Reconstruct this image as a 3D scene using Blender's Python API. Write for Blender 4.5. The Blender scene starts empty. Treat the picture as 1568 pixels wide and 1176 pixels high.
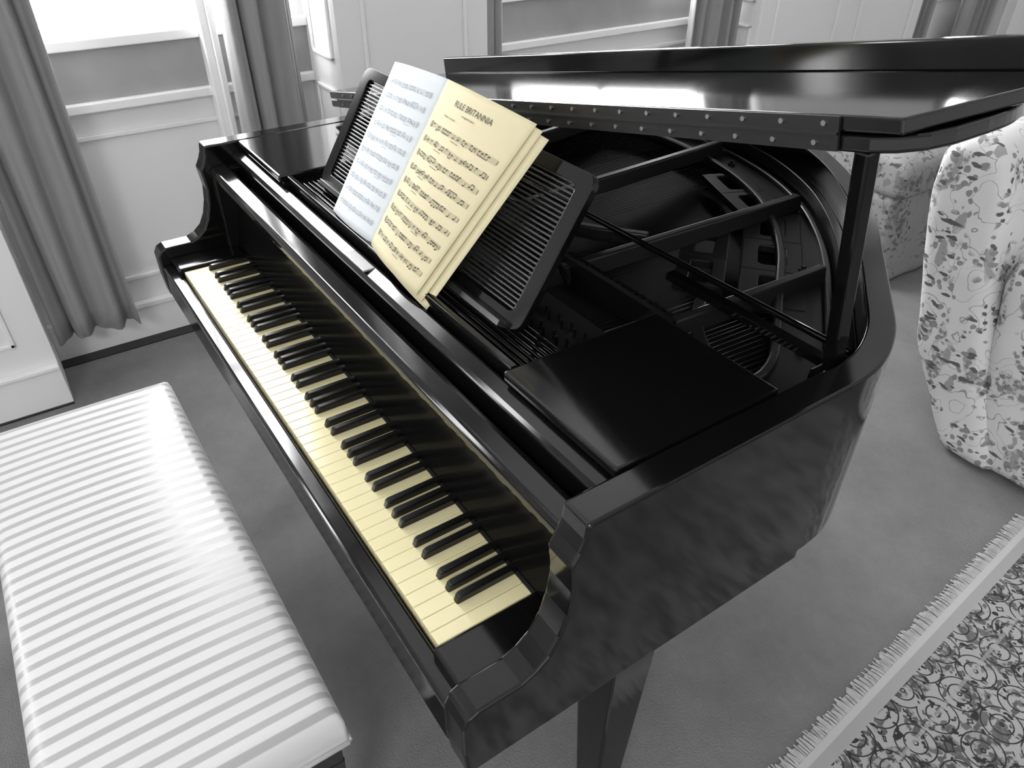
import bpy, bmesh, math, random
from mathutils import Vector, Matrix
random.seed(7)
sc=bpy.context.scene
try:
    sc.view_settings.view_transform='Standard'; sc.view_settings.look='None'
except Exception: pass

# ---------------------------------------------------------------- materials
def mat(name,col,rough=.5,metal=0,coat=0,spec=.5,noise=None,bump=None,sheen=0):
    m=bpy.data.materials.new(name); m.use_nodes=True; nt=m.node_tree; b=nt.nodes['Principled BSDF']
    c=(col,col,col) if isinstance(col,(int,float)) else col
    b.inputs['Base Color'].default_value=(*c,1); b.inputs['Roughness'].default_value=rough
    b.inputs['Metallic'].default_value=metal; b.inputs['Coat Weight'].default_value=coat
    b.inputs['Specular IOR Level'].default_value=spec; b.inputs['Sheen Weight'].default_value=sheen
    tc=nt.nodes.new('ShaderNodeTexCoord')
    if noise:
        sc_,amt=noise
        n=nt.nodes.new('ShaderNodeTexNoise'); n.inputs['Scale'].default_value=sc_; n.inputs['Detail'].default_value=6
        nt.links.new(tc.outputs['Object'],n.inputs['Vector'])
        mx=nt.nodes.new('ShaderNodeMix'); mx.data_type='RGBA'
        mx.inputs['A'].default_value=(*[x*(1-amt) for x in c],1); mx.inputs['B'].default_value=(*[min(1,x*(1+amt)) for x in c],1)
        nt.links.new(n.outputs['Fac'],mx.inputs['Factor']); nt.links.new(mx.outputs['Result'],b.inputs['Base Color'])
    if bump:
        s,st=bump
        n=nt.nodes.new('ShaderNodeTexNoise'); n.inputs['Scale'].default_value=s; n.inputs['Detail'].default_value=5
        nt.links.new(tc.outputs['Object'],n.inputs['Vector'])
        bp=nt.nodes.new('ShaderNodeBump'); bp.inputs['Strength'].default_value=st; bp.inputs['Distance'].default_value=.01
        nt.links.new(n.outputs['Fac'],bp.inputs['Height']); nt.links.new(bp.outputs['Normal'],b.inputs['Normal'])
    return m
BLACK=mat('piano_lacquer',.004,.10,spec=.5)
FALLB=mat('fallboard_lacquer',.004,.14,spec=.045)
BLACK2=mat('piano_lacquer_worn',.005,.3,spec=.3)
IVORY=mat('ivory_key',(.86,.78,.47),.14,spec=.9)
EBONY=mat('ebony_key',.004,.25)
IRON=mat('iron_plate',.012,.40,spec=.3)
IRON2=mat('iron_rib',.018,.34,spec=.4)
BOARD=mat('soundboard',.004,.6,spec=.2)
STEEL=mat('steel_string',.03,.45,metal=1)
STEEL_T=mat('treble_string',.30,.35,metal=1)
HINGE=mat('hinge_metal',.05,.35,metal=.8)
SCREW=mat('screw_metal',.42,.3,metal=1)
PLATE=mat('name_plate',.6,.35,metal=.6)
FELT=mat('felt',.01,.95)
PAGE_Y=mat('page_cream',(.74,.67,.44),.8,noise=(14,.05))
PAGE_B=mat('page_white',(.76,.80,.83),.8,noise=(14,.04))
INK=mat('ink',(.05,.045,.035),.8)
INKB=mat('ink_faded',(.36,.40,.45),.8)
WALL=mat('wall_paint',.86,.55)
TRIM=mat('trim_paint',.9,.4)
APRON=mat('apron_wood',.36,.5,noise=(5,.25))
CEIL=mat('ceiling_paint',.85,.8)
DARKF=mat('dark_floor_edge',.012,.5)
LEGW=mat('bench_wood',.03,.35)
FRINGE=mat('rug_fringe',.50,.9)
FRINGE2=mat('rug_fringe_underlayer',.30,.9,noise=(160,.35))  # dim grey strip beneath the tassels, makes the fringe denser
def carpet():
    m=mat('carpet',.24,.95,bump=(220,.5)); nt=m.node_tree; b=nt.nodes['Principled BSDF']
    tc=nt.nodes['Texture Coordinate']; n=nt.nodes.new('ShaderNodeTexNoise'); n.inputs['Scale'].default_value=4; n.inputs['Detail'].default_value=10; n.inputs['Roughness'].default_value=.75
    nt.links.new(tc.outputs['Object'],n.inputs['Vector']); r=nt.nodes.new('ShaderNodeValToRGB')
    r.color_ramp.elements[0].position=.3;r.color_ramp.elements[0].color=(.16,.16,.16,1);r.color_ramp.elements[1].position=.7;r.color_ramp.elements[1].color=(.23,.23,.23,1)
    nt.links.new(n.outputs['Fac'],r.inputs['Fac']); nt.links.new(r.outputs['Color'],b.inputs['Base Color']); return m
CARPET=carpet()
CURT=mat('curtain_cloth',.31,.85,bump=(60,.15),sheen=.2)
def stripes():
    m=mat('striped_satin',.8,.42,sheen=.3); nt=m.node_tree; b=nt.nodes['Principled BSDF']; tc=nt.nodes['Texture Coordinate']
    sp=nt.nodes.new('ShaderNodeSeparateXYZ'); nt.links.new(tc.outputs['Object'],sp.inputs[0])
    def M(op,a,b_=None):
        x=nt.nodes.new('ShaderNodeMath'); x.operation=op
        for i,v in enumerate((a,b_)):
            if v is None: continue
            if isinstance(v,(int,float)): x.inputs[i].default_value=v
            else: nt.links.new(v,x.inputs[i])
        return x.outputs[0]
    f=M('FRACT',M('DIVIDE',sp.outputs[0],.0305))
    r=nt.nodes.new('ShaderNodeValToRGB'); e=r.color_ramp.elements
    e[0].position=0;e[0].color=(.64,.64,.64,1);e[1].position=.54;e[1].color=(.64,.64,.64,1)
    for p,c in ((.60,.40),(.94,.40),(1.0,.64)):
        q=e.new(p); q.color=(c,c,c,1)
    nt.links.new(f,r.inputs['Fac']); nt.links.new(r.outputs['Color'],b.inputs['Base Color'])
    r2=nt.nodes.new('ShaderNodeValToRGB'); e=r2.color_ramp.elements; e[0].position=.5;e[0].color=(.5,.5,.5,1);e[1].position=.6;e[1].color=(.28,.28,.28,1)
    nt.links.new(f,r2.inputs['Fac']); nt.links.new(r2.outputs['Color'],b.inputs['Roughness'])
    return m
STRIPE=stripes()
def floral(name,light=.80,mid=.34,dark=.10,scale=15,rads=(.30,.27,.20),gate=True,wob=.09):
    m=mat(name,.8,.8); nt=m.node_tree; b=nt.nodes['Principled BSDF']; tc=nt.nodes['Texture Coordinate']
    n=nt.nodes.new('ShaderNodeTexNoise'); n.inputs['Scale'].default_value=scale*.9; n.inputs['Detail'].default_value=3
    nt.links.new(tc.outputs['Object'],n.inputs['Vector'])
    mx=nt.nodes.new('ShaderNodeMix'); mx.data_type='RGBA'; mx.inputs['Factor'].default_value=wob
    nt.links.new(tc.outputs['Object'],mx.inputs['A']); nt.links.new(n.outputs['Color'],mx.inputs['B'])
    def layer(s,rad,rnd,stretch=None,rot=(.6,.5,.8)):
        v=nt.nodes.new('ShaderNodeTexVoronoi'); v.inputs['Scale'].default_value=s; v.inputs['Randomness'].default_value=rnd
        mp=nt.nodes.new('ShaderNodeMapping'); mp.inputs['Rotation'].default_value=rot; mp.inputs['Scale'].default_value=stretch or (1,1,1)
        nt.links.new(mx.outputs['Result'],mp.inputs['Vector']); nt.links.new(mp.outputs['Vector'],v.inputs['Vector'])
        r=nt.nodes.new('ShaderNodeValToRGB'); r.color_ramp.elements[0].position=rad; r.color_ramp.elements[0].color=(1,1,1,1); r.color_ramp.elements[1].position=rad+.04; r.color_ramp.elements[1].color=(0,0,0,1)
        nt.links.new(v.outputs['Distance'],r.inputs['Fac']); return r.outputs['Color']
    def ramp(src,p0,c0,p1,c1):
        r=nt.nodes.new('ShaderNodeValToRGB'); r.color_ramp.elements[0].position=p0; r.color_ramp.elements[0].color=(c0,c0,c0,1); r.color_ramp.elements[1].position=p1; r.color_ramp.elements[1].color=(c1,c1,c1,1)
        nt.links.new(src,r.inputs['Fac']); return r.outputs['Color']
    def mul(a,c):
        x=nt.nodes.new('ShaderNodeMath'); x.operation='MULTIPLY'; nt.links.new(a,x.inputs[0]); nt.links.new(c,x.inputs[1]); return x.outputs[0]
    l1=layer(scale*.8,rads[0]+.06,1,(1,1,.7)); l2=layer(scale*2.2,rads[1],1,(1,.35,1)); l3=layer(scale*2.6,rads[2],1,(.35,1,1),(.2,1.1,.3)); l4=layer(scale*1.6,rads[1]-.02,1,(.8,.8,.3),(1.2,.2,2.0))
    n2=nt.nodes.new('ShaderNodeTexNoise'); n2.inputs['Scale'].default_value=scale*4; n2.inputs['Detail'].default_value=2; nt.links.new(tc.outputs['Object'],n2.inputs['Vector'])
    if gate:
        g=nt.nodes.new('ShaderNodeTexNoise'); g.inputs['Scale'].default_value=scale*.5; g.inputs['Detail'].default_value=1; nt.links.new(tc.outputs['Object'],g.inputs['Vector'])
        G1=ramp(g.outputs['Fac'],.43,0,.47,1); l2=mul(l2,G1); l3=mul(l3,G1); l4=mul(l4,G1); l1=mul(l1,ramp(g.outputs['Fac'],.50,0,.54,1))
        st=nt.nodes.new('ShaderNodeTexNoise'); st.inputs['Scale'].default_value=scale*.45; st.inputs['Detail'].default_value=1.5; nt.links.new(mx.outputs['Result'],st.inputs['Vector'])
        w=nt.nodes.new('ShaderNodeMath'); w.operation='MULTIPLY'; w.inputs[1].default_value=30; nt.links.new(st.outputs['Fac'],w.inputs[0])
        s_=nt.nodes.new('ShaderNodeMath'); s_.operation='SINE'; nt.links.new(w.outputs[0],s_.inputs[0])
        ab=nt.nodes.new('ShaderNodeMath'); ab.operation='ABSOLUTE'; nt.links.new(s_.outputs[0],ab.inputs[0])
        l5=ramp(ab.outputs[0],.04,1,.11,0)
    def mix(fac,a,bb):
        x=nt.nodes.new('ShaderNodeMix'); x.data_type='RGBA'; nt.links.new(fac,x.inputs['Factor'])
        for s,v in (('A',a),('B',bb)):
            if isinstance(v,(int,float)): x.inputs[s].default_value=(v,v,v,1)
            else: nt.links.new(v,x.inputs[s])
        return x.outputs['Result']
    pet=ramp(n2.outputs['Fac'],.42,mid*.8,.58,light*.85)
    c=light
    if gate: c=mix(l5,c,mid*1.1)
    c=mix(l1,c,pet); c=mix(l4,c,mid*1.3); c=mix(l2,c,mid); c=mix(l3,c,dark)
    nt.links.new(c,b.inputs['Base Color']); return m
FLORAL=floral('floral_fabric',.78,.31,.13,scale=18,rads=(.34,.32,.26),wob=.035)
FLORAL2=floral('floral_fabric_shade',.30,.15,.07)  # darker copy of the floral fabric, shade painted into its tones
def rugmat():
    m=floral('rug_pattern',.38,.11,.03,scale=22,rads=(.34,.29,.25),gate=False); nt=m.node_tree; b=nt.nodes['Principled BSDF']; tc=nt.nodes['Texture Coordinate']
    src=b.inputs['Base Color'].links[0].from_socket
    v=nt.nodes.new('ShaderNodeTexVoronoi'); v.inputs['Scale'].default_value=11; v.inputs['Randomness'].default_value=.15
    nt.links.new(tc.outputs['Object'],v.inputs['Vector'])
    w=nt.nodes.new('ShaderNodeMath'); w.operation='MULTIPLY'; w.inputs[1].default_value=30; nt.links.new(v.outputs['Distance'],w.inputs[0])
    s=nt.nodes.new('ShaderNodeMath'); s.operation='SINE'; nt.links.new(w.outputs[0],s.inputs[0])
    r=nt.nodes.new('ShaderNodeValToRGB'); r.color_ramp.elements[0].position=.80; r.color_ramp.elements[0].color=(0,0,0,1); r.color_ramp.elements[1].position=.93; r.color_ramp.elements[1].color=(1,1,1,1)
    nt.links.new(s.outputs[0],r.inputs['Fac'])
    x=nt.nodes.new('ShaderNodeMix'); x.data_type='RGBA'; nt.links.new(r.outputs['Color'],x.inputs['Factor']); nt.links.new(src,x.inputs['A']); x.inputs['B'].default_value=(.03,.03,.03,1)
    sp=nt.nodes.new('ShaderNodeSeparateXYZ'); nt.links.new(tc.outputs['Object'],sp.inputs[0])
    rb=nt.nodes.new('ShaderNodeValToRGB'); rb.color_ramp.interpolation='CONSTANT'; e=rb.color_ramp.elements
    e[0].position=0; e[0].color=(1,1,1,1); e[1].position=.006; e[1].color=(0,0,0,1)
    for p,c in ((.085,.6),(.092,0),(.235,.6),(.242,0)): q=e.new(p); q.color=(c,c,c,1)
    nt.links.new(sp.outputs[0],rb.inputs['Fac'])
    y=nt.nodes.new('ShaderNodeMix'); y.data_type='RGBA'; nt.links.new(rb.outputs['Color'],y.inputs['Factor']); nt.links.new(x.outputs['Result'],y.inputs['A']); y.inputs['B'].default_value=(.36,.36,.36,1)
    nt.links.new(y.outputs['Result'],b.inputs['Base Color']); b.inputs['Roughness'].default_value=.95; return m
RUG=rugmat()

# ---------------------------------------------------------------- helpers
def empty(name,loc=(0,0,0)):
    e=bpy.data.objects.new(name,None); e.location=loc; e.empty_display_size=.1; sc.collection.objects.link(e); return e
def obj(name,bm,m,parent=None,smooth=False,bevel=0,seg=2,loc=None):
    bmesh.ops.recalc_face_normals(bm,faces=bm.faces)
    me=bpy.data.meshes.new(name); bm.to_mesh(me); bm.free()
    for x in (m if isinstance(m,(list,tuple)) else [m]): me.materials.append(x)
    o=bpy.data.objects.new(name,me); sc.collection.objects.link(o)
    if parent: o.parent=parent; 
    if loc: o.location=loc
    if smooth:
        for p in me.polygons: p.use_smooth=True
    if bevel:
        b=o.modifiers.new('b','BEVEL'); b.width=bevel; b.segments=seg; b.limit_method='ANGLE'; b.angle_limit=math.radians(35)
    return o
def box(bm,x0,x1,y0,y1,z0,z1,mi=0):
    v=[bm.verts.new((x,y,z)) for x in (x0,x1) for y in (y0,y1) for z in (z0,z1)]
    for f in ((0,1,3,2),(4,6,7,5),(0,4,5,1),(2,3,7,6),(0,2,6,4),(1,5,7,3)):
        fc=bm.faces.new([v[i] for i in f]); fc.material_index=mi
    return v
def prism(bm,pts,axis,a,b,mi=0):
    def P(p,t): return {0:(t,p[0],p[1]),1:(p[0],t,p[1]),2:(p[0],p[1],t)}[axis]
    A=[bm.verts.new(P(p,a)) for p in pts]; B=[bm.verts.new(P(p,b)) for p in pts]; n=len(pts)
    bm.faces.new(A).material_index=mi; bm.faces.new(B[::-1]).material_index=mi
    for i in range(n): bm.faces.new((A[i],B[i],B[(i+1)%n],A[(i+1)%n])).material_index=mi
def tube(bm,pts,r,n=8,mi=0):
    rings=[]; pts=[Vector(p) for p in pts]
    for i,p in enumerate(pts):
        d=(pts[min(i+1,len(pts)-1)]-pts[max(i-1,0)]).normalized()
        u=d.cross(Vector((0,0,1)));
        if u.length<1e-3: u=d.cross(Vector((1,0,0)))
        u.normalize(); w=d.cross(u); rr=r[i] if isinstance(r,(list,tuple)) else r
        rings.append([bm.verts.new(p+rr*(u*math.cos(2*math.pi*k/n)+w*math.sin(2*math.pi*k/n))) for k in range(n)])
    for a,b in zip(rings,rings[1:]):
        for k in range(n): bm.faces.new((a[k],a[(k+1)%n],b[(k+1)%n],b[k])).material_index=mi
    bm.faces.new(rings[0][::-1]).material_index=mi; bm.faces.new(rings[-1]).material_index=mi
def catmull(P,n=8):
    out=[]
    for i in range(len(P)-1):
        p0=Vector(P[max(i-1,0)]);p1=Vector(P[i]);p2=Vector(P[i+1]);p3=Vector(P[min(i+2,len(P)-1)])
        for k in range(n):
            t=k/n; out.append(.5*((2*p1)+(p2-p0)*t+(2*p0-5*p1+4*p2-p3)*t*t+(3*p1-p0-3*p2+p3)*t**3))
    out.append(Vector(P[-1])); return out
def offs(P,d):
    out=[]
    for i,p in enumerate(P):
        t=(P[min(i+1,len(P)-1)]-P[max(i-1,0)]).normalized(); out.append(p+d*Vector((-t.y,t.x)))
    return out
def band(bm,o,i,z0,z1,mi=0):
    V=[[bm.verts.new((q.x,q.y,z)) for q,z in ((a,z0),(a,z1),(b,z1),(b,z0))] for a,b in zip(o,i)]
    for A,B in zip(V,V[1:]):
        for k in range(4): bm.faces.new((A[k],B[k],B[(k+1)%4],A[(k+1)%4])).material_index=mi
    bm.faces.new(V[0]); bm.faces.new(V[-1][::-1])

# ================================================================ GRAND PIANO
piano=empty('grand_piano')
W=1.468; RZ=.987; BZ=.640
bass=[(0,.13),(0,.5),(0,.9),(0,1.10)]
tailc=[(0,1.10),(.02,1.24),(.09,1.35),(.22,1.42),(.40,1.44),(.58,1.42),(.76,1.37),(.92,1.29),(1.05,1.19),(1.16,1.08),(1.26,.955),(1.35,.84),(1.42,.745),(1.46,.65),(1.468,.56)]
treb=[(1.468,.56),(1.468,.13)]
outer=[Vector(p) for p in bass[:-1]]+catmull(tailc,8)+[Vector(treb[-1])]
inner=offs(outer,-.042); inner[0]=Vector((.042,.13)); inner[-1]=Vector((W-.042,.13))
bm=bmesh.new(); band(bm,outer,inner,.655,RZ-.0004); o=obj('rim',bm,BLACK,piano,bevel=.004,smooth=True); o.modifiers['b'].harden_normals=True
bm=bmesh.new(); band(bm,offs(outer,-.042),offs(outer,-.060),.70,.93); obj('inner_rim',bm,BLACK2,piano,bevel=.002)
bm=bmesh.new(); prism(bm,[(p.x,p.y) for p in offs(outer,-.02)],2,.672,.70); obj('case_bottom',bm,BLACK2,piano)
bm=bmesh.new(); box(bm,.046,W-.047,-.012,.56,BZ,.6675); obj('key_bed',bm,BLACK,piano,bevel=.004)
bm=bmesh.new(); box(bm,.05,W-.05,-.01,.16,.6680,.700); obj('key_frame',bm,BLACK2,piano)
bm=bmesh.new(); box(bm,.046,W-.046,-.034,-.004,.645,.722); obj('key_slip',bm,BLACK,piano,bevel=.006,seg=3)
P=[(-.034,.642),(-.038,.69),(-.038,.745),(-.030,.760),(-.016,.7660)]
P+=[(.044,.7665),(.064,.775),(.082,.790),(.096,.815),(.106,.848),(.111,.885),(.108,.915),(.106,.932),(.116,.948),(.123,.965),(.126,RZ)]
P+=[(.575,RZ),(.575,.642)]
for n,x0 in (('side_panel_bass',-.0004),('side_panel_treble',W-.0456)):
    bm=bmesh.new(); prism(bm,P,0,x0,x0+.046)
    bmesh.ops.recalc_face_normals(bm,faces=bm.faces)
    def capedge(e): return abs(e.verts[0].co.x-e.verts[1].co.x)<1e-6
    ed=[e for e in bm.edges if len(e.link_faces)==2 and e.calc_face_angle(0)>.6 and not (e.verts[0].co.y>.57 and e.verts[1].co.y>.57)]
    bmesh.ops.bevel(bm,geom=ed,offset=.0045,segments=3,affect='EDGES',profile=.5)
    obj(n,bm,BLACK,piano)
bm=bmesh.new()
for x0,x1 in ((.045,.118),(1.347,1.423)):
    box(bm,x0,x1,-.012,.150,.66,.738)
obj('cheek_blocks',bm,BLACK,piano,bevel=.006,seg=3)
kp=1.225/52; bm=bmesh.new()
for i in range(52):
    x=.12+i*kp; box(bm,x+.0005,x+kp-.0005,0,.165,.705,.73)
obj('white_keys',bm,IVORY,piano,bevel=.0012)
bm=bmesh.new()
for i in range(51):
    if i%7 in (0,2,3,5,6):
        x=.12+(i+1)*kp+{0:0,2:-.0015,3:.0015,5:-.002,6:0}[i%7]
        prism(bm,[(.051,.728),(.0555,.7405),(.060,.7425),(.155,.7425),(.155,.728)],0,x-.0058,x+.0058)
obj('black_keys',bm,EBONY,piano,bevel=.0022,seg=2)
bm=bmesh.new(); box(bm,.118,1.347,.146,.152,.72,.7335); obj('name_felt',bm,FELT,piano)
bm=bmesh.new(); prism(bm,[(.150,.733),(.153,.75),(.172,.86),(.160,.885),(.138,.900),(.138,.905),(.178,.905),(.178,.733)],0,.046,1.422)
obj('fallboard',bm,FALLB,piano,bevel=.003,seg=3)
bm=bmesh.new(); prism(bm,[(.137,.900),(.127,.914),(.127,.928),(.134,.936),(.160,.938),(.172,.932),(.178,.900)],0,.046,1.422)
obj('fallboard_lip',bm,BLACK,piano,bevel=.003,seg=3)
bm=bmesh.new(); prism(bm,[(.184,.90),(.184,.953),(.190,.960),(.212,.966),(.218,.960),(.218,.90)],0,.046,1.422); obj('lock_rail',bm,BLACK,piano,bevel=.003,seg=2)
bm=bmesh.new(); box(bm,.046,1.422,.17,.30,.86,.900); obj('action_cover',bm,FELT,piano)
bm=bmesh.new(); v=box(bm,.694,.778,.187,.209,.9625,.9665); obj('maker_plate',bm,PLATE,piano,bevel=.001)
bm=bmesh.new(); box(bm,.33,1.18,.222,.232,.94,.985)
y=.236
while y<.31: box(bm,.33,1.18,y,y+.006,.950,.972); y+=.0105
box(bm,.33,1.18,.232,.318,.94,.955); obj('music_shelf_rails',bm,BLACK,piano,bevel=.001)
bm=bmesh.new()
box(bm,.05,.325,.205,.485,.972,.988); box(bm,1.185,1.420,.205,.485,.972,.988)
obj('side_shelves',bm,BLACK,piano,bevel=.004)
bm=bmesh.new(); box(bm,.046,.325,.214,.48,.90,.972); box(bm,.30,1.2,.30,.318,.90,.955); box(bm,1.185,1.42,.214,.225,.90,.972); obj('shelf_supports',bm,BLACK2,piano)
dw,dh=.37,.250; bm=bmesh.new()
def rr(w,h,r,n=6,cx=0,cy=0):
    P=[]
    for sx,sy,a0 in ((1,1,0),(-1,1,90),(-1,-1,180),(1,-1,270)):
        for k in range(n+1):
            a=math.radians(a0+90*k/n); P.append(Vector((cx+sx*(w-r)+r*math.cos(a),cy+sy*(h-r)+r*math.sin(a))))
    return P
O=rr(dw,dh/2,.02); I=rr(dw-.030,dh/2-.022,.012)
V=[[bm.verts.new((q.x,t,q.y)) for q,t in ((a,-.007),(b,-.007),(b,.007),(a,.007))] for a,b in zip(O,I)]
for i in range(len(V)):
    A,B=V[i],V[(i+1)%len(V)]
    for k in range(4): bm.faces.new((A[k],B[k],B[(k+1)%4],A[(k+1)%4]))
md=obj('music_desk',bm,BLACK,piano,bevel=.0015)
bm=bmesh.new()
z=-dh/2+.026
while z<dh/2-.022: box(bm,-dw+.026,dw-.026,-.0025,.0025,z,z+.0034); z+=.0074
for xx in (-.12,.12): box(bm,xx-.006,xx+.006,.003,.006,-dh/2+.02,dh/2-.02)
box(bm,-dw+.03,dw-.03,-.022,.0,-dh/2-.004,-dh/2+.006)
sl=obj('music_desk_slats',bm,mat('slat_lacquer',.03,.22,spec=.8),piano,bevel=.0008)
for o in (md,sl):
    o.rotation_euler=(-math.atan2(.535,.843),0,0); o.location=(.742,.283+.535*dh/2,.978+.843*dh/2)
bm=bmesh.new(); tube(bm,[(.50,.39,1.10),(.50,.46,.96)],.005); tube(bm,[(1.0,.39,1.10),(1.0,.46,.96)],.005); obj('desk_struts',bm,BLACK,piano)
# iron plate, pinblock, strings
inn=offs(outer,-.060)
poly=[(p.x,p.y) for p in inn]; poly[0]=(.06,.32); poly[-1]=(W-.06,.32)
bm=bmesh.new(); prism(bm,poly,2,.835,.845); obj('soundboard',bm,BOARD,piano)
bm=bmesh.new()
box(bm,.062,1.406,.32,.475,.86,.905)
band(bm,offs(outer[2:-1],-.061),offs(outer[2:-1],-.165),.872,.886)
obj('iron_plate',bm,IRON,piano,bevel=.003)
bm=bmesh.new()
for a,b_,z1 in ((-.066,-.080,.897),(-.150,-.166,.899)):
    band(bm,offs(outer[10:-1],a),offs(outer[10:-1],b_),.880,z1)
def rib(p,q,w=.011,h=.03,z=.90):
    p=Vector((*p,z));q=Vector((*q,z)); d=(q-p).normalized(); u=Vector((-d.y,d.x,0))*w
    vs=[bm.verts.new(c+s*k+Vector((0,0,e))) for c in (p,q) for s,e,k in ((u,-h,1.3),(u,0,.7),(-u,0,.7),(-u,-h,1.3))]
    for k in range(4): bm.faces.new((vs[k],vs[(k+1)%4],vs[4+(k+1)%4],vs[4+k]))
    bm.faces.new(vs[:4][::-1]); bm.faces.new(vs[4:])
rib((.32,.47),(.16,1.28),.014,.035,.922); rib((.60,.47),(.54,1.33),.014,.035,.922); rib((.88,.47),(.90,1.20),.013,.035,.922); rib((1.13,.47),(1.15,.96),.012,.035,.918)
obj('plate_struts',bm,IRON2,piano,bevel=.004)
# flat cast panels filling the treble/tail half of the plate, pierced by rounded slots
bm=bmesh.new()
def slot_panel(c,w,h,rot,holes):
    """flat panel as a row of pierced cells"""
    R=Matrix.Rotation(rot,2); n=5; k=len(holes); cw=w/k
    for i,hw in enumerate(holes):
        cx=-w+cw*(2*i+1); O=rr(cw,h,.0015,n); I=rr(cw*hw[0],h*hw[1],min(cw*hw[0],h*hw[1])*.45,n)
        Vv=[[bm.verts.new((*(Vector(c)+R@(q+Vector((cx,0)))),z)) for q,z in ((a,.870),(a,.8875),(b,.8875),(b,.870))] for a,b in zip(O,I)]
        for j in range(len(Vv)):
            A,B=Vv[j],Vv[(j+1)%len(Vv)]
            for m_ in range(4): bm.faces.new((A[m_],B[m_],B[(m_+1)%4],A[(m_+1)%4]))
slot_panel((1.03,.965),.215,.060,-.88,[(.70,.42),(.62,.45),(.70,.40)])
slot_panel((.765,1.175),.125,.055,-.42,[(.72,.42),(.68,.40)])
slot_panel((.955,.845),.13,.048,-.88,[(.72,.40),(.70,.42)])
obj('plate_web',bm,IRON,piano,bevel=.003)
bm=bmesh.new()
def sweep(pts,w,h,z): band(bm,offs(pts,w/2),offs(pts,-w/2),z-h,z)
sweep(catmull([(1.08,.71),(1.15,.63),(1.25,.57),(1.37,.53)],6),.022,.03,.893)
sweep(catmull([(.14,.62),(.3,.60),(.5,.66),(.7,.70),(.84,.80)],6),.02,.03,.905)
obj('bridge_ribs',bm,IRON2,piano,bevel=.004)
bm=bmesh.new()
mid=offs(outer,-.115)
for p in mid[14::16][:-1]: tube(bm,[(p.x,p.y,.884),(p.x,p.y,.892)],.009,14); tube(bm,[(p.x,p.y,.891),(p.x,p.y,.898)],.005,6)
obj('plate_bolts',bm,IRON2,piano)
pr=offs(outer,-.14)
def hit(x0,x1):
    p=Vector((x0,.475)); d=(Vector((x1,1.35))-p).normalized(); L=0
    while L<.95:
        L+=.02; q=p+d*L
        if min((q-k).length for k in pr[3:])<.022: break
    return q
for nm,rng,mt in (('bass_strings',range(0,92),STEEL),('treble_strings',range(92,120),STEEL_T)):
    bm=bmesh.new()
    for i in rng:
        t=i/119; x0=.09+1.28*t; q=hit(x0,x0-.10*(1-t))
        if q.y>.80 and t>.5: q=Vector((x0-(x0-q.x)*.8,.80-.15*(t-.5)))
        tube(bm,[(x0,.475,.899),(q.x,q.y,.880)],.0006 if t>.3 else .0011,4)
    obj(nm,bm,mt,piano)
bm=bmesh.new()
for i in range(75):
    for j in range(3):
        x=.09+1.30*i/74; y=.345+.037*j+.008*(i%2); tube(bm,[(x,y,.90),(x,y,.922)],.0028,6)
obj('tuning_pins',bm,mat('pin_steel',.10,.35,metal=1),piano)
bm=bmesh.new()
for i in range(60):
    x=.10+1.02*i/59; box(bm,x,x+.011,.56,.585,.90,.925)
box(bm,.08,1.16,.55,.562,.885,.935); obj('dampers',bm,BLACK2,piano)
bm=bmesh.new(); tube(bm,[(.30,.70,.935),(1.38,.712,.938)],.0065,8); box(bm,1.03,1.395,.662,.684,.922,.936); obj('folded_prop',bm,BLACK,piano,bevel=.002)
bm=bmesh.new()
prism(bm,[(.612,.935),(.640,.935),(.560,1.292),(.536,1.288)],0,1.398,1.418)
box(bm,1.385,1.425,.60,.665,.925,.955)
obj('lid_prop',bm,BLACK,piano,bevel=.004)
# lid
th=math.radians(11.6)
LP=[(0,.47),(0,.9),(0,1.10),(.02,1.25),(.09,1.365),(.22,1.435),(.40,1.455),(.58,1.435),(.76,1.385),(.93,1.30),(1.08,1.195),(1.20,1.085),(1.32,.96),(1.43,.84),(1.50,.75),(1.53,.67),(1.537,.60),(1.537,.54),(1.530,.507),(1.512,.482),(1.488,.471)]
LPc=[Vector(p) for p in LP[:3]]+[q for q in catmull(LP[2:17],5)][1:]+[Vector(p) for p in LP[17:]]
bm=bmesh.new(); prism(bm,[(p.x,p.y) for p in LPc],2,0,.018)
lid=obj('lid',bm,BLACK,piano,bevel=.004,seg=3); lid.location=(-.003,0,1.012); lid.rotation_euler=(0,-th,0)
bm=bmesh.new(); prism(bm,[(0,.47),(0,.83),(1.545,.83),(1.522,.47)],2,.020,.037)
fl=obj('lid_front_flap',bm,BLACK,piano,bevel=.003,seg=3); fl.location=lid.location; fl.rotation_euler=lid.rotation_euler
bm=bmesh.new(); prism(bm,[(.0,.808),(0,.83),(1.545,.83),(1.5435,.808)],2,.036,.076)
fl=obj('lid_flap_lip',bm,BLACK,piano,bevel=.003,seg=3); fl.location=lid.location; fl.rotation_euler=lid.rotation_euler
bm=bmesh.new(); box(bm,.06,1.455,.466,.4695,.001,.036); box(bm,.06,1.455,.463,.467,.0175,.0205)
hg=obj('lid_hinge',bm,HINGE,piano); hg.location=lid.location; hg.rotation_euler=lid.rotation_euler
bm=bmesh.new()
for i in range(26):
    x=.09+i*.0535
    for z in (.009,.029): tube(bm,[(x+(.01 if z>.02 else 0),.4665,z),(x+(.01 if z>.02 else 0),.464,z)],.0030,10)
hs=obj('hinge_screws',bm,SCREW,piano); hs.location=lid.location; hs.rotation_euler=lid.rotation_euler
bm=bmesh.new()
LEGS=((.12,.30),(1.372,.30),(.50,1.22))
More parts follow.
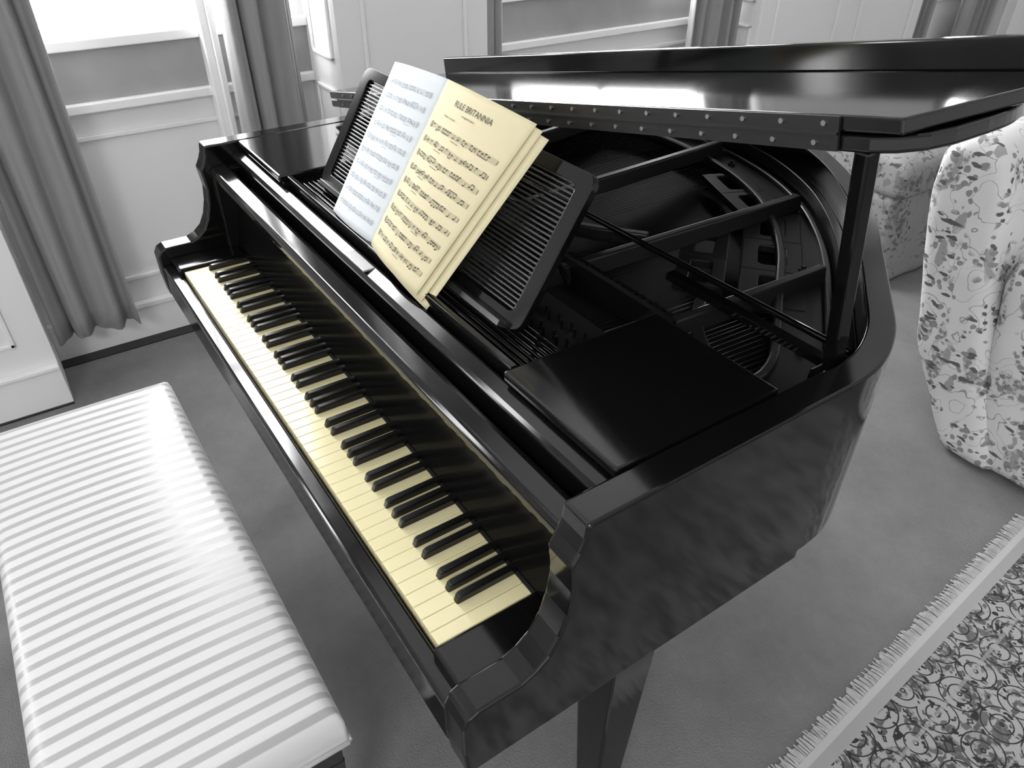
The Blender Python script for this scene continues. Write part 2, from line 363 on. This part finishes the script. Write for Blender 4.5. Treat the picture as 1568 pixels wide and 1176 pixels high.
for x,y in LEGS:
    a=.052; b=.030
    zs=[(.66,a),(.60,a),(.585,a*.9),(.10,b),(.085,b*1.15),(.07,b*1.15),(.06,b*.7)]
    R=[[bm.verts.new((x+s*r,y+t*r,z)) for s,t in ((-1,-1),(1,-1),(1,1),(-1,1))] for z,r in zs]
    for A,B in zip(R,R[1:]):
        for k in range(4): bm.faces.new((A[k],A[(k+1)%4],B[(k+1)%4],B[k]))
    bm.faces.new(R[0]); bm.faces.new(R[-1][::-1])
obj('legs',bm,BLACK,piano,bevel=.005)
bm=bmesh.new()
for x,y in LEGS: tube(bm,[(x-.012,y,.03),(x+.012,y,.03)],.03,16); tube(bm,[(x,y,.03),(x,y,.07)],.01,8)
obj('casters',bm,PLATE,piano,smooth=False)
bm=bmesh.new()
for x in (.64,.82): tube(bm,[(x,.36,.66),(x,.34,.14)],.014,10)
box(bm,.58,.88,.28,.38,.08,.14); box(bm,.60,.86,.31,.41,.63,.665); obj('pedal_lyre',bm,BLACK,piano,bevel=.005)
bm=bmesh.new()
for x in (.66,.73,.80): box(bm,x-.012,x+.012,.16,.29,.09,.10)
obj('pedals',bm,PLATE,piano,bevel=.003)

# ================================================================ SHEET MUSIC
sm=empty('sheet_music')
C={'L':[(.719,.236,.980),(.550,.237,.982),(.732,.401,1.240),(.545,.397,1.232)],
   'R':[(.719,.236,.980),(.926,.226,.971),(.732,.401,1.240),(.990,.399,1.232)]}
N=Vector((0,-.843,.535))
def page(side,s,t,lift=0):
    a,b,c,d=[Vector(q) for q in C[side]]
    p=(a*(1-s)+b*s)*(1-t)+(c*(1-s)+d*s)*t
    amp=.010 if side=='L' else .016
    e=(.012*s*s*(1-t) if side=='R' else 0)+.006+lift
    return p+N*((amp*math.sin(math.pi*min(1,max(0,s)*1.0))**.8 if 0<s<1 else 0)+e)
def pagemesh(name,side,m,off=0,ds=0,dt=0):
    bm=bmesh.new(); n=24
    G=[[bm.verts.new(page(side,i/n,j/n,off)+Vector((ds*i/n,0,dt*i/n))) for j in range(n+1)] for i in range(n+1)]
    for i in range(n):
        for j in range(n): bm.faces.new((G[i][j],G[i+1][j],G[i+1][j+1],G[i][j+1]))
    o=obj(name,bm,m,sm,smooth=True); so=o.modifiers.new('s','SOLIDIFY'); so.thickness=.0006; so.offset=-1; return o
pagemesh('page_left',"L",PAGE_B); pagemesh('page_left_under',"L",PAGE_B,-.003,-.004,-.002)
pagemesh('page_right',"R",PAGE_Y); pagemesh('page_right_under',"R",PAGE_Y,-.004,.010,-.006); pagemesh('page_right_back',"R",PAGE_Y,-.007,.022,-.014)
def printpage(side,m,title):
    bm=bmesh.new()
    def q(s0,t0,s1,t1): bm.faces.new([bm.verts.new(page(side,x,y,.0009)) for x,y in ((s0,t0),(s1,t0),(s1,t1),(s0,t1))])
    def seg(s0,t0,s1,t1,w):
        n=max(1,int(abs(s1-s0)/.04)); 
        for k in range(n):
            a=k/n;b=(k+1)/n
            bm.faces.new([bm.verts.new(page(side,x,y,.0009)) for x,y in ((s0+(s1-s0)*a,t0+(t1-t0)*a-w/2),(s0+(s1-s0)*b,t0+(t1-t0)*b-w/2),(s0+(s1-s0)*b,t0+(t1-t0)*b+w/2),(s0+(s1-s0)*a,t0+(t1-t0)*a+w/2))])
    rows=10 if side=='L' else 9; top=.93 if side=='L' else .80; bot=.06
    pitch=(top-bot)/rows
    for r in range(rows):
        ty=top-(r+.5)*pitch; g=.0060
        for l in range(5): seg(.08,ty+(l-2)*g,.93,ty+(l-2)*g,.0010)
        nb=4
        for bx in range(nb+1): q(.08+.85*bx/nb,ty-2*g,.0832+.85*bx/nb+.001,ty+2*g)
        for k in range(5): q(.095+.003*(k%2),ty-3*g+k*1.2*g,.108,ty-2.0*g+k*1.2*g)
        s=.14
        while s<.90:
            n=random.choice((1,2,2,4)); h=random.uniform(-2.5,2)*g; tops=[]
            for k in range(n):
                if s>.91: break
                yy=ty+h+random.uniform(-1,1)*g
                bm.faces.new([bm.verts.new(page(side,s+.0105*math.cos(a),yy+.0038*math.sin(a),.001)) for a in [i*math.pi/3+.3 for i in range(6)]])
                up=yy<ty
                sx=s+(.008 if up else -.009); q(sx,min(yy,yy+(3.3*g if up else -3.3*g)),sx+.0032,max(yy,yy+(3.3*g if up else -3.3*g)))
                tops.append((sx,yy+(3.3*g if up else -3.3*g))); s+=.032
            if len(tops)>1: seg(tops[0][0],tops[0][1],tops[-1][0]+.003,tops[-1][1],.0040)
            s+=random.uniform(.014,.034)
        if random.random()<.6:
            s0=random.uniform(.15,.6); 
            for k in range(8): q(s0+.013*k,ty-4.6*g,s0+.013*k+.008,ty-4.0*g)
    obj('notation_'+('left' if side=='L' else 'right'),bm,m,sm)
    if title:
        for txt,s0,t0,h in (("RULE BRITANNIA",.5,.893,.046),("arranged for piano",.5,.862,.016),("Maestoso  con spirito",.30,.825,.015)):
            cu=bpy.data.curves.new('t','FONT'); cu.body=txt; cu.align_x='CENTER'; cu.size=1; to=bpy.data.objects.new('t',cu); sc.collection.objects.link(to)
            dg=bpy.context.evaluated_depsgraph_get(); dg.update(); me=bpy.data.meshes.new_from_object(to.evaluated_get(dg))
            for v in me.vertices: v.co=page('R',s0+v.co.x*h*1.25,t0+v.co.y*h,.001)
            bpy.data.objects.remove(to); me.materials.clear(); me.materials.append(INK); t2=bpy.data.objects.new('title_text',me); sc.collection.objects.link(t2); t2.parent=sm
printpage('L',INKB,False); printpage('R',INK,True)

# ================================================================ BENCH
bench=empty('piano_bench')
bm=bmesh.new(); bx0,bx1,by0,by1=.118,1.198,-.528,-.106; nx,ny=70,30
def cush(u,v):
    x=bx0+(bx1-bx0)*u; y=by0+(by1-by0)*v
    eu=min(u,1-u)*(bx1-bx0); ev=min(v,1-v)*(by1-by0)
    f=lambda e:(1-(1-min(1,e/.028))**2)**.5
    z=.435+.030*min(f(eu),f(ev))+.013*math.sin(math.pi*u)**.6*math.sin(math.pi*v)**.7
    return (x,y,z)
def sp(k,n): t=k/n; return t-.1*math.sin(2*math.pi*t)
G=[[bm.verts.new(cush(min(1,max(0,sp(i,nx))),min(1,max(0,sp(j,ny))))) for j in range(ny+1)] for i in range(nx+1)]
for i in range(nx):
    for j in range(ny): bm.faces.new((G[i][j],G[i+1][j],G[i+1][j+1],G[i][j+1]))
bd=[G[i][0] for i in range(nx+1)]+[G[nx][j] for j in range(1,ny+1)]+[G[i][ny] for i in range(nx-1,-1,-1)]+[G[0][j] for j in range(ny-1,0,-1)]
mid_=[bm.verts.new((v.co.x,v.co.y,.41)) for v in bd]; lo=[bm.verts.new((v.co.x,v.co.y,.375)) for v in bd]
for A,B in ((bd,mid_),(mid_,lo)):
    for k in range(len(bd)): bm.faces.new((A[k],A[(k+1)%len(bd)],B[(k+1)%len(bd)],B[k]))
bm.faces.new(lo)
obj('seat_cushion',bm,STRIPE,bench,smooth=True)
bm=bmesh.new()
P=[(bx0,by0),(bx1,by0),(bx1,by1),(bx0,by1),(bx0,by0)]
for a,b in zip(P,P[1:]): tube(bm,[(a[0],a[1],.377),(b[0],b[1],.377)],.006,8)
obj('seat_piping',bm,STRIPE,bench,smooth=True)
bm=bmesh.new(); box(bm,bx0+.012,bx1-.012,by0+.012,by1-.012,.30,.374)
for x in (bx0+.035,bx1-.035):
    for y in (by0+.035,by1-.035):
        R=[[bm.verts.new((x+s*r,y+t*r,z)) for s,t in ((-1,-1),(1,-1),(1,1),(-1,1))] for z,r in ((.31,.024),(.0,.014))]
        for k in range(4): bm.faces.new((R[0][k],R[0][(k+1)%4],R[1][(k+1)%4],R[1][k]))
        bm.faces.new(R[1][::-1])
obj('bench_frame',bm,LEGW,bench,bevel=.003)

# ================================================================ ROOM
X0,X1,Y0,Y1,H=-.95,4.2,-3.2,5.6,2.75
PF=-.66
bays=[(-2.5,-1.35),(-.35,.77),(1.36,2.90),(4.25,5.35)]  # first bay unseen: window and daylight added to light the piano front
bm=bmesh.new(); box(bm,X0-.3,X1+.1,Y0-.1,Y1+.1,-.1,0); obj('floor',bm,CARPET)
bm=bmesh.new(); box(bm,X0-.3,X1+.1,Y0-.1,Y1+.1,H,H+.1); obj('ceiling',bm,CEIL)
bm=bmesh.new(); piers=[]; y=Y0
for a,b in bays: piers.append((y,a)); y=b
piers.append((y,Y1))
for a,b in piers: box(bm,X0-.2,PF,a,b,0,H)
for a,b in bays:
    box(bm,X0-.2,X0,a,b,0,1.055); box(bm,X0-.2,PF,a,b,2.45,H)
    box(bm,X0-.2,X0,a,a+.13,1.055,2.45); box(bm,X0-.2,X0,b-.13,b,1.055,2.45)
obj('wall_left',bm,WALL)
bm=bmesh.new(); box(bm,X0-.2,X1,Y1,Y1+.1,0,H); obj('wall_back',bm,WALL)
bm=bmesh.new(); box(bm,X1,X1+.1,Y0,Y1,0,H); obj('wall_right',bm,WALL)
bm=bmesh.new(); box(bm,X0-.2,X1,Y0-.1,Y0,0,H); obj('wall_front',bm,WALL)
def frame(bm,x,y0,y1,z0,z1,w=.014,d=.010):
    box(bm,x,x+d,y0,y1,z0,z0+w); box(bm,x,x+d,y0,y1,z1-w,z1); box(bm,x,x+d,y0,y0+w,z0,z1); box(bm,x,x+d,y1-w,y1,z0,z1)
bm=bmesh.new()
for a,b in piers: box(bm,PF,PF+.02,a,b+.0,0,.14); box(bm,PF,PF+.028,a,b,.14,.155)
for a,b in bays: box(bm,X0,X0+.02,a,b,0,.13); box(bm,X0,X0+.032,a,b,.13,.15)
obj('baseboard_left',bm,TRIM,bevel=.003)
bm=bmesh.new()
for a,b in piers:
    if b-a>.25:
        n=max(1,round((b-a)/.75)); w=(b-a)/n
        for k in range(n): frame(bm,PF,a+k*w+.09,a+(k+1)*w-.09,.25,2.4)
for a,b in bays: frame(bm,X0,a+.08,b-.08,.24,.77,.016,.012)
for a,b in bays:
    x0,x1=X0+.06,PF-.05; yy=b
    for z0,z1 in ((.25,.85),(.95,2.3)):
        for q in ((x0,x1,z0,z0+.012),(x0,x1,z1-.012,z1),(x0,x0+.012,z0,z1),(x1-.012,x1,z0,z1)): box(bm,q[0],q[1],yy-.009,yy,q[2],q[3])
obj('trim_1',bm,TRIM,bevel=.003)
bm=bmesh.new()
for a,b in bays: box(bm,X0,X0+.012,a,b,.875,1.03)
obj('trim_2',bm,APRON)
bm=bmesh.new()
for a,b in bays: box(bm,X0,X0+.035,a,b,.845,.875); box(bm,X0-.05,X0+.03,a,b,1.03,1.062)
obj('trim_3',bm,TRIM,bevel=.004)
bm=bmesh.new()
for a,b in bays: box(bm,X0+.02,X0+.075,a,b,0,.004)
for a,b in piers: box(bm,PF+.02,PF+.03,a,b,0,.004)
obj('trim_4',bm,DARKF)
for i,(a,b) in enumerate(bays):
    bm=bmesh.new(); a2,b2=a+.13,b-.13; x=X0-.06
    box(bm,x-.03,x+.03,a2,a2+.05,1.055,2.45); box(bm,x-.03,x+.03,b2-.05,b2,1.055,2.45); box(bm,x-.03,x+.03,a2,b2,1.055,1.09); box(bm,x-.03,x+.03,a2,b2,2.40,2.45)
    box(bm,x-.02,x+.02,a2,b2,1.72,1.77)
    m_=(a2+b2)/2; box(bm,x-.012,x+.012,m_-.012,m_+.012,1.08,2.42)
    obj('window_%d'%(i+1),bm,TRIM,bevel=.003)
    ld=bpy.data.lights.new('window_daylight','AREA'); ld.shape='RECTANGLE'; ld.size=b2-a2; ld.size_y=1.38; ld.energy={0:56,1:78,2:95,3:58}[i]; ld.color=(1,1,1)
    lo_=bpy.data.objects.new('window_daylight',ld); sc.collection.objects.link(lo_); lo_.location=(X0-.13,(a2+b2)/2,1.75)
    lo_.rotation_euler=(math.radians(90),0,math.radians(-90))
def curtain(y0,y1,x=-.79,z0=.10,z1=2.45,folds=4,seed=0):
    rnd=random.Random(seed); bm=bmesh.new(); nu=folds*14; nv=30; ph=rnd.random()*6
    G=[]
    for i in range(nu+1):
        u=i/nu; col=[]
        for j in range(nv+1):
            v=j/nv; am=.032*(1-.35*v)
            yy=y0+(y1-y0)*u+.010*math.sin(9*u+3*v+ph)
            xx=x+am*math.sin(2*math.pi*folds*u+ph+.4*math.sin(2.2*v+ph))+.010*math.sin(2*math.pi*folds*2.3*u+ph*2)
            col.append(bm.verts.new((xx,yy,z0+(z1-z0)*v)))
        G.append(col)
    for i in range(nu):
        for j in range(nv): bm.faces.new((G[i][j],G[i+1][j],G[i+1][j+1],G[i][j+1]))
    o=obj('curtain',bm,CURT,smooth=True); s=o.modifiers.new('s','SOLIDIFY'); s.thickness=.004; return o
curtain(-.335,-.06,seed=1,z0=.16,folds=3); curtain(.44,.68,seed=2,folds=3); curtain(2.55,2.88,seed=3); curtain(1.38,1.5,seed=4,folds=2); curtain(4.28,4.60,seed=5); curtain(5.0,5.33,seed=6)
curtain(-2.48,-2.2,seed=7); curtain(-1.65,-1.37,seed=8)
bm=bmesh.new(); box(bm,X0,X0+.09,.420,.440,.16,2.45); box(bm,X0,X0+.07,.395,.421,.16,2.45); obj('trim_5',bm,TRIM,bevel=.004)

# ================================================================ SOFT SEATS
def softpart(e,n,pts,y0,y1,m,bv=.05,ax=1):
    bm=bmesh.new(); prism(bm,pts,ax,y0,y1); o=obj(n,bm,m,e,smooth=True,bevel=bv,seg=4)
    o.modifiers['b'].angle_limit=math.radians(25)
    r=o.modifiers.new('r','REMESH'); r.mode='VOXEL'; r.voxel_size=.014; r.use_smooth_shade=True
    s=o.modifiers.new('s','SMOOTH'); s.iterations=6
    tx=bpy.data.textures.new('folds','CLOUDS'); tx.noise_scale=.22
    d=o.modifiers.new('d','DISPLACE'); d.texture=tx; d.strength=.018; d.mid_level=.5
    return o
def armchair(name,loc,m,rotz=0):
    e=empty(name,loc); e.rotation_euler=(0,0,rotz)
    softpart(e,'back',[(.16,0),(.06,.16),(-.03,.31),(-.10,.55),(-.14,.75),(-.15,.88),(-.08,.95),(.02,.93),(.07,.80),(.10,.62),(.20,.30),(.34,0)],.0,.80,m,.04)
    arm=[(.24,0),(.16,.40),(.12,.62),(.20,.67),(.45,.66),(.78,.62),(.86,.55),(.86,.3),(.90,0)]
    softpart(e,'arm_near',arm,.02,.19,m); softpart(e,'arm_far',arm,.61,.78,m)
    softpart(e,'seat_base',[(.2,0),(.2,.34),(.86,.34),(.88,0)],.15,.65,m,.02)
    softpart(e,'seat_cushion',[(.12,.33),(.12,.47),(.88,.47),(.90,.42),(.88,.33)],.18,.62,m,.04)
    return e
armchair('armchair',(.985,1.89,0),FLORAL)
ot=empty('upholstered_ottoman',(-.25,2.68,0))
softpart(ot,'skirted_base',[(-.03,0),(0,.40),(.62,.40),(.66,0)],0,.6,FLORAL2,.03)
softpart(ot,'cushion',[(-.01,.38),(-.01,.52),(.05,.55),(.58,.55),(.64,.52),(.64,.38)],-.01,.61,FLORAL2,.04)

# ================================================================ RUG
rug=empty('oriental_rug',(1.60,.66,0)); rug.rotation_euler=(0,0,math.radians(4.3))
bm=bmesh.new(); box(bm,-.018,2.0,-2.2,1.16,.0,.008); obj('pile',bm,RUG,rug)
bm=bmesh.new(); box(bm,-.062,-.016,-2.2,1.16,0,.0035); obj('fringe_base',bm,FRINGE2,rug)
bm=bmesh.new(); y=-2.2
box(bm,-.034,-.016,-2.2,1.16,0,.0075)
while y<1.16:
    w=random.uniform(.003,.006); dx=random.uniform(.026,.040); dy=random.uniform(-.007,.007)
    vs=[bm.verts.new(p) for p in ((-.033,y,.006),(-.033,y+w,.006),(-.033-dx,y+w+dy,.0045),(-.033-dx,y+dy,.0045),(-.033-dx*.5,y+w*.5+dy*.3,.009))]
    bm.faces.new((vs[0],vs[1],vs[4])); bm.faces.new((vs[1],vs[2],vs[4])); bm.faces.new((vs[2],vs[3],vs[4])); bm.faces.new((vs[3],vs[0],vs[4])); y+=w+random.uniform(-.001,.002)
obj('fringe',bm,FRINGE,rug)

# ================================================================ LIGHT + WORLD + CAMERA
w=bpy.data.worlds.new('world'); sc.world=w; w.use_nodes=True; bg=w.node_tree.nodes['Background']; bg.inputs['Color'].default_value=(1,1,1,1); bg.inputs['Strength'].default_value=1.5
ld=bpy.data.lights.new('added_fill_lamp','AREA'); ld.shape='DISK'; ld.size=1.0; ld.energy=64  # fill lamp added behind the camera to brighten the room and left wall
lo_=bpy.data.objects.new('added_fill_lamp',ld); sc.collection.objects.link(lo_); lo_.location=(3.1,-1.7,H-.03)
cam=bpy.data.cameras.new('camera'); co=bpy.data.objects.new('camera',cam); sc.collection.objects.link(co); sc.camera=co
co.location=(1.8662,-.2462,1.5663); co.rotation_euler=(.9374,-.0061,.975); cam.sensor_width=36; cam.lens=36*1135.9/1568; cam.clip_start=.02
